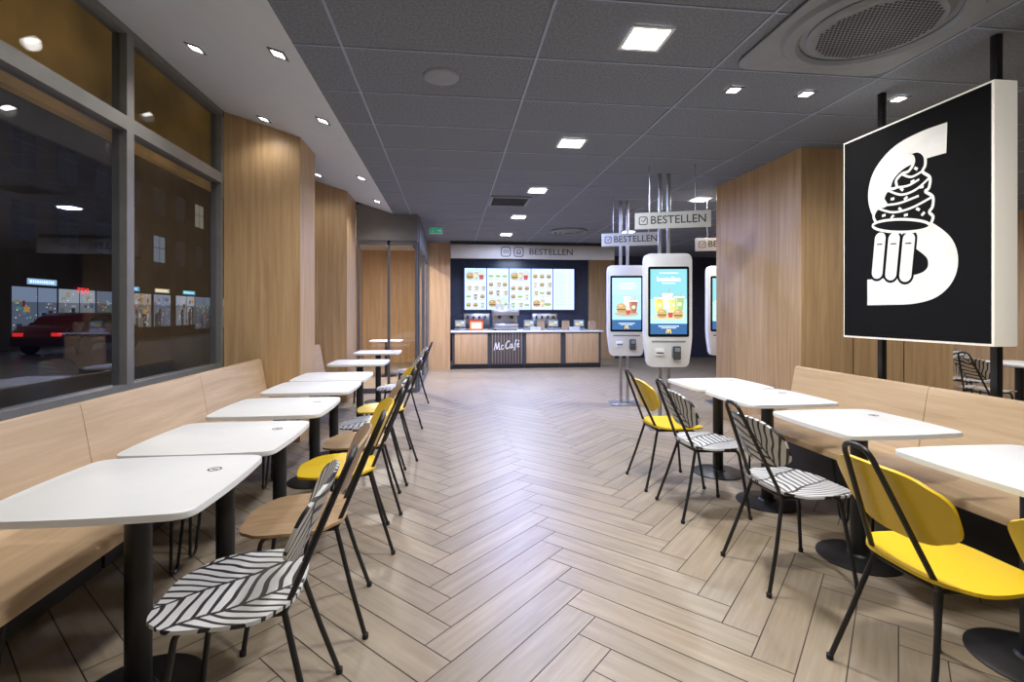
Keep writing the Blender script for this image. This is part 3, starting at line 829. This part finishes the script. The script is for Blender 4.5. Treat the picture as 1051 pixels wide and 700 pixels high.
for x, l in ((2.18, 'brown paper bag standing between the two middle cash registers'), (2.80, 'brown paper bag standing left of the last cash register'), (3.46, 'brown paper bag at the right end of the counter')):
    t = thing('paper_bag', l, 'paper bag', (x, 11.86, .90), 0, 'paper bags on the counter')
    MB().prism([(-.09, 0), (.09, 0), (.085, .2), (-.085, .2)], .10, frame((0, .05, 0), (1, 0, 0), (0, 0, 1)), .003).build('bag', M['kraft'], t)
    MB().box(-.082, .082, -.02, .02, .2, .235, .004).build('folded_top', M['kraft'], t)
for x, l in ((2.02, 'stack of pale trays left of the middle paper bag'), (2.98, 'stack of pale trays before the last cash register')):
    t = thing('tray_stack', l, 'tray stack', (x, 11.70, .90), 0, 'tray stacks on the counter')
    for k in range(5): MB().prism(rrect(.24, .16, .02), .014, flat_up((0, 0, k*.018)), .003).build('tray', M['whitep'], t)
rs = thing('back_counter', 'stainless back counter along the tiled wall behind the service counter', 'counter', (1.8, 13.45, 0))
MB().box(-1.7, 1.7, -.3, .34, .86, .9, .004).build('top', M['steel'], rs); MB().box(-1.68, 1.68, -.27, .34, 0, .86).build('body', M['dark'], rs, smooth=False)
for x, l in ((.7, 'dark drink machine on the back counter, left'), (2.6, 'dark drink machine on the back counter, right')):
    t = thing('drink_machine', l, 'drink machine', (x, 13.5, .9))
    MB().box(-.35, .35, -.2, .2, 0, .1, .006).build('base', M['dark'], t)
    MB().box(-.35, .35, .0, .2, .1, .4, .006).build('body', M['steel'], t)
    for k in range(4): MB().box(-.25+k*.16-.02, -.25+k*.16+.02, -.08, .0, .26, .34).build('tap', M['black'], t, smooth=False)

# ------------------------------------------------------------------ ceiling fixtures
def lamp(kind, loc, power, size=.2, col=(1, .95, .88), rot=(0, 0, 0), spot=None):
    d = bpy.data.lights.new(kind, 'SPOT' if spot else 'AREA')
    d.energy = power; d.color = col
    if spot: d.spot_size = R(spot); d.spot_blend = .8; d.shadow_soft_size = .05
    else: d.shape = 'SQUARE'; d.size = size; d.spread = R(175)
    o = bpy.data.objects.new(kind, d); C.objects.link(o); o.location = loc; o.rotation_euler = rot
    return o
def panel_light(x, y, label, power, col):
    t = thing('ceiling_light', label, 'ceiling light', (x, y, CEIL), 0, 'square recessed ceiling lights')
    b = MB(); s, e = .128, .108
    b.box(-s, s, -s, -e, -.016, -.006).box(-s, s, e, s, -.016, -.006).box(-s, -e, -e, e, -.016, -.006).box(e, s, -e, e, -.016, -.006)
    b.build('frame', M['whitep'], t, smooth=False)
    MB().box(-e, e, -e, e, -.012, -.006).build('diffuser', M['panel'], t, smooth=False)
    lamp('ceiling_lamp', (x, y, CEIL-.02), power, .21, col)
warm, cool = (1, .98, .955), (.30, .40, 1)
for x, y, l, p, c in ((1.14, 2.79, 'square ceiling light nearest the camera, beside the round air outlet', 46, warm),
                      (1.14, 4.60, 'square ceiling light second from the camera over the aisle', 44, (.80, .87, 1)),
                      (1.14, 6.45, 'square ceiling light third from the camera over the aisle', 66, (.42, .52, 1)),
                      (1.14, 8.30, 'square ceiling light fourth over the aisle, before the counter', 125, cool),
                      (1.14, 10.2, 'square ceiling light farthest along the aisle, close to the counter', 85, (.55, .62, 1)),
                      (3.55, 6.70, 'square ceiling light above the hanging signs by the kiosks', 50, (.95, .96, 1)),
                      (3.55, 9.6, 'square ceiling light far right beyond the kiosks', 50, (.6, .68, 1)),
                      (6.3, 3.6, 'square ceiling light above the rear seating area, nearer', 60, warm),
                      (6.3, 6.7, 'square ceiling light above the rear seating area, farther', 45, warm),
                      (-1.4, 10.0, 'square ceiling light inside the glazed vestibule', 125, (1, .93, .84)),
                      (1.14, .9, 'square ceiling light almost overhead, in front of the others', 42, warm)):
    panel_light(x, y, l, p, c)
lamp('kitchen_lamp', (1.8, 12.6, 2.9), 75, .6, (.62, .75, 1))
def downlight(x, y, z, tilt_, label, power):
    t = thing('downlight', label, 'downlight', (x, y, z), 0, 'small square downlights')
    t.rotation_euler = (0, tilt_, 0)
    b = MB(); s, e = .055, .038
    b.box(-s, s, -s, -e, -.008, -.001).box(-s, s, e, s, -.008, -.001).box(-s, -e, -e, e, -.008, -.001).box(e, s, -e, e, -.008, -.001)
    b.build('frame', M['alu'], t, smooth=False)
    MB().box(-e, e, -e, e, -.004, -.001).build('lens', M['spot'], t, smooth=False)
    if power: lamp('downlight_lamp', (x, y, z-.03), power, spot=150, col=(1, .955, .89))
tl = math.atan(.42/1.35)
def sz(x): return 2.97+(-.95-x)*.42/1.35
num = ['nearest', 'second', 'third', 'farthest']
for i, y in enumerate((3.76, 5.06, 7.05, 8.1)): downlight(-1.82, y, sz(-1.82), tl, 'small downlight in the white soffit, window-side row, %s from the camera' % num[i], (32, 9, 16, 6)[i])
for i, y in enumerate((3.33, 4.45, 6.31, 7.6)): downlight(-1.11, y, sz(-1.11), tl, 'small downlight in the white soffit, aisle-side row, %s from the camera' % num[i], (28, 34, 28, 24)[i])
downlight(-1.82, 2.2, sz(-1.82), tl, 'small downlight in the white soffit over the nearest left table', 34)
downlight(-1.82, .7, sz(-1.82), tl, 'small added fill downlight in the white soffit, out of view over the near end of the left bench', 52)  # extra unseen downlight, added to brighten the dark near end of the bench
downlight(-1.11, 1.6, sz(-1.11), tl, 'small downlight in the white soffit, closest to the camera by the aisle', 22)
for x, l in ((2.04, 'leftmost'), (2.61, 'second from left'), (3.37, 'rightmost')): downlight(x, 3.37, CEIL-.005, 0, 'small downlight in the dark ceiling row before the black sign, ' + l, 30)
downlight(2.3, 1.2, CEIL-.005, 0, 'small downlight in the dark ceiling above the nearest right table', 28)

tag(MB().lathe([(0, -.012), (.105, -.012), (.12, -.006), (.125, 0), (0, 0)], Matrix.Translation((-.07, 3.42, CEIL-.001)), 32).build('ceiling_speaker', M['vent']), 'round grey loudspeaker flush in the dark ceiling', 'speaker')

v = thing('air_outlet', 'large round air outlet in a square plate at the top right', 'air vent', (2.36, 2.50, CEIL))
o1 = rrect(1.06, 1.10, .12)
MB().prism(o1, .012, frame((0, 0, -.008), (1, 0, 0), (0, -1, 0)), .004).build('plate', M['vent'], v)
MB().lathe([(.47, -.02), (.45, -.045), (.39, -.05), (.37, -.03), (.37, -.021), (.47, -.0205), (.47, -.02)], None, 56).build('outer_ring', M['vent'], v)
MB().lathe([(0, -.052), (.31, -.05), (.335, -.03), (.335, -.021), (0, -.021)], None, 56).build('centre_plate', M['vent'], v)
b = MB(); st_ = .024
for i in range(-15, 16):
    for j in range(-17, 18):
        x, y = (i+.5*(j % 2))*st_, j*st_*.866
        if x*x+y*y < .285**2:
            c = ell(x, y, .0088, .0088, 8)
            b.bm.faces.new([b.bm.verts.new((p[0], p[1], -.0527)) for p in c])
b.build('perforation', M['ventdark'], v, smooth=False)
v = thing('ceiling_vent', 'square slatted vent in the ceiling before the counter', 'air vent', (.84, 7.13, CEIL))
MB().box(-.29, .29, -.29, .29, -.02, -.008, .003).build('frame', M['vent'], v)
for k in range(9):
    y = -.22+k*.055; MB().box(-.25, .25, y-.012, y+.012, -.026, -.02).build('slat', M['ventdark'], v, smooth=False)
v = thing('ceiling_vent', 'round ring vent in the ceiling right of the aisle near the counter', 'air vent', (2.34, 9.62, CEIL))
for k, r in enumerate((.36, .26, .16)): MB().lathe([(r, -.008), (r, -.03-.01*k), (r-.05, -.045-.01*k), (r-.06, -.035-.01*k), (r-.05, -.008), (r, -.008)], None, 40).build('ring', M['vent'], v)
v = thing('exit_sign', 'small green emergency exit sign hanging near the oak wall at the far left', 'exit sign', (-.27, 9.0, 2.74))
MB().box(-.12, .12, -.015, .015, .02, .14, .004).build('box', M['whitep'], v)
MB().box(-.11, .11, -.0165, -.015, .03, .13).build('face', M['green'], v, smooth=False)
b = MB(); F = frame((0, -.0172, .08), (1, 0, 0), (0, 0, 1))
b.ribbon([(.02, 0), (.09, 0)], .018, F); b.ribbon([(.065, .025), (.09, 0), (.065, -.025)], .018, F)
b.ribbon([(-.08, .02), (-.05, -.01), (-.08, -.035)], .014, F); b.ribbon([(-.06, .035), (-.055, .0)], .02, F); b.ribbon([(-.055, -.01), (-.03, -.035)], .014, F)
b.build('pictogram', M['whiteink'], v, smooth=False, recalc=False)
MB().lathe([(0, .14), (.006, .14), (.006, .228), (0, .228)], None, 8).build('rod', M['steel'], v)

# ------------------------------------------------------------------ outside at night
structure(MB().box(-40, X0-.16, -20, 60, -.25, -.15).build('ground_street', M['asphalt'], smooth=False))
bl = thing('street_building', 'dark apartment building across the night street with lit shops', 'building', (-17, 20, -.15))
MB().box(-3, 0, -22, 30, 0, 16).build('wall', M['facade'], bl, smooth=False)
Fb = frame((.02, 0, 0), (0, 1, 0), (0, 0, 1))
lights = [(.9, .75, .45), (.85, .9, 1), (.25, .55, .95), (.95, .18, .1), (.2, .8, .45), (1, .5, .12), (.9, .9, .85)]
for i in range(12):
    y = -8+i*2.3; base = [(.06, .075, .10), (.09, .08, .065), (.035, .045, .06), (.10, .11, .12)][(i*3) % 4]
    wdt = random.choice((1.7, 2.05, 2.2)); zb = random.choice((.35, .65)); zt = 2.5
    b = MB()
    b.quads([(y, zb, wdt, zt-zb, base), (y, zt-.6, wdt, .6, [min(1, c*2.2) for c in base], .003)], Fb)
    for e in range(22):
        c = random.choice(lights); k_ = random.uniform(.03, .30)
        b.quads([(y+random.uniform(.03, wdt-.35), zb+random.uniform(.05, 1.5), random.uniform(.04, .3), random.uniform(.04, .28), [q*k_ for q in c], .006+e*.0006)], Fb)
    for e in range(4): b.quads([(y+random.uniform(.05, wdt-.3), zb, random.uniform(.15, .28), random.uniform(.5, 1.2), (.015, .015, .018), .021+e*.0004)], Fb)
    for e in range(26):
        b.poly(ell(y+random.uniform(.05, wdt-.05), zb+random.uniform(.2, 1.8), .022, .022, 8), random.choice(lights), Fb, .025+e*.0001)
    b.quads([(y+wdt*.52, zb, .05, zt-zb, (.008, .008, .009), .03)], Fb)
    b.build('shop_window', M['street'], bl, smooth=False, recalc=False)
for y, c in ((-7, (.05, .30, .55)), (-3.4, (.45, .10, .05)), (-1.2, (.40, .32, .18)), (1.9, (.26, .40, .55)), (7.6, (.10, .28, .40)), (10.5, (.36, .30, .18)), (13.5, (.1, .32, .38))):
    q = [(y, 2.62, 1.5, .24, c)]
    xx = y+.12
    while xx < y+1.3:
        ww = random.uniform(.05, .12); q.append((xx, 2.68, ww, .12, [v_*2.2+.15 for v_ in c], .004)); xx += ww+.04
    MB().quads(q, Fb).build('shop_sign', M['street'], bl, smooth=False, recalc=False)
text('shop_lettering', 'TEXI', .36, frame((.12, 4.8, 2.45), (0, 1, 0), (0, 0, 1)), M['redglow'], bl, bold=.002)
for r in range(4):
    for k in range(12):
        lit = random.random() < .2
        y = -8+k*2.3; c = random.choice([(.12, .11, .08), (.18, .15, .09), (.08, .10, .12)]) if lit else (.004, .004, .006)
        MB().quads([(y, 4.4+r*2.8, 1.1, 1.5, c), (y+.52, 4.4+r*2.8, .06, 1.5, (.01, .01, .01), .01), (y, 5.2+r*2.8, 1.1, .05, (.01, .01, .01), .01)], Fb).build('window', M['street'], bl, smooth=False, recalc=False)

car = thing('parked_car', 'dim dark red car parked across the street before the lit shops', 'car', (-14.0, 20.6, -.15), R(90))
prof = spline([(-2.1, .32), (-2.14, .62), (-2.05, .85), (-1.75, .98), (-1.3, 1.06), (-.85, 1.36), (-.2, 1.46), (.4, 1.42), (1.0, 1.06), (1.7, .93), (2.05, .78), (2.12, .55), (2.08, .32)], 4)
MB().prism(prof, 1.7, frame((0, .85, 0), (1, 0, 0), (0, 0, 1)), .05).build('body', M['red'], car)
for s in (-1, 1):
    MB().prism([(-1.15, 1.05), (-.8, 1.32), (-.2, 1.40), (.35, 1.36), (.85, 1.05)], .01, frame((0, .856*s+.005, 0), (1, 0, 0), (0, 0, 1))).build('side_window', M['blackface'], car, smooth=False)
    for x in (-1.3, 1.3):
        wm = frame((x, s*.86, .32), (1, 0, 0), (0, 0, 1))
        MB().lathe([(0, -.1), (.32, -.1), (.32, .1), (.2, .11), (0, .08)], wm, 24).build('wheel', M['rubber'], car)
    MB().box(-2.17, -2.12, s*.6-.15, s*.6+.15, .66, .78).build('tail_light', M['tailglow'], car, smooth=False)
    MB().box(2.08, 2.14, s*.6-.15, s*.6+.15, .58, .70).build('head_light', M['headglow'], car, smooth=False)
refl = thing('reflection_panel', 'added amber glowing panel outside, imitating a reflection in the upper left windows', 'reflection_panel', (-2.95, 2.6, 2.75))  # added fascia and brackets; amber colour imitates a reflection in the upper panes
MB().box(-.04, .04, -5, 6, .1, 1.1).build('fascia', M['amber'], refl, smooth=False)
for y in (-4.5, 0, 4.8): MB().box(.04, .50, y-.03, y+.03, .66, .74).build('bracket', M['alu'], refl, smooth=False)
d = bpy.data.lights.new('street_fill', 'POINT'); d.energy = 380; d.color = (1, .85, .68); d.shadow_soft_size = .2  # point lamp without a fixture, added to lift the dark street facade
o = bpy.data.objects.new('street_fill', d); C.objects.link(o); o.location = (-10.7, 17, 6.6)

# ------------------------------------------------------------------ world, camera
wd = bpy.data.worlds.new('night'); S.world = wd; wd.use_nodes = True
wd.node_tree.nodes['Background'].inputs[0].default_value = (.012, .014, .022, 1)
wd.node_tree.nodes['Background'].inputs[1].default_value = .5
cam = bpy.data.cameras.new('camera'); co = bpy.data.objects.new('camera', cam); C.objects.link(co)
cam.sensor_width = 36; cam.lens = 505/1051*36; cam.clip_start = .05; cam.clip_end = 200
cam.shift_x = 5/1051; cam.shift_y = -30/1051
co.location = (0, 0, 1.35); co.rotation_euler = (R(90), 0, R(-6.5))
S.camera = co
S.view_settings.view_transform = 'Standard'
S.view_settings.exposure = 0
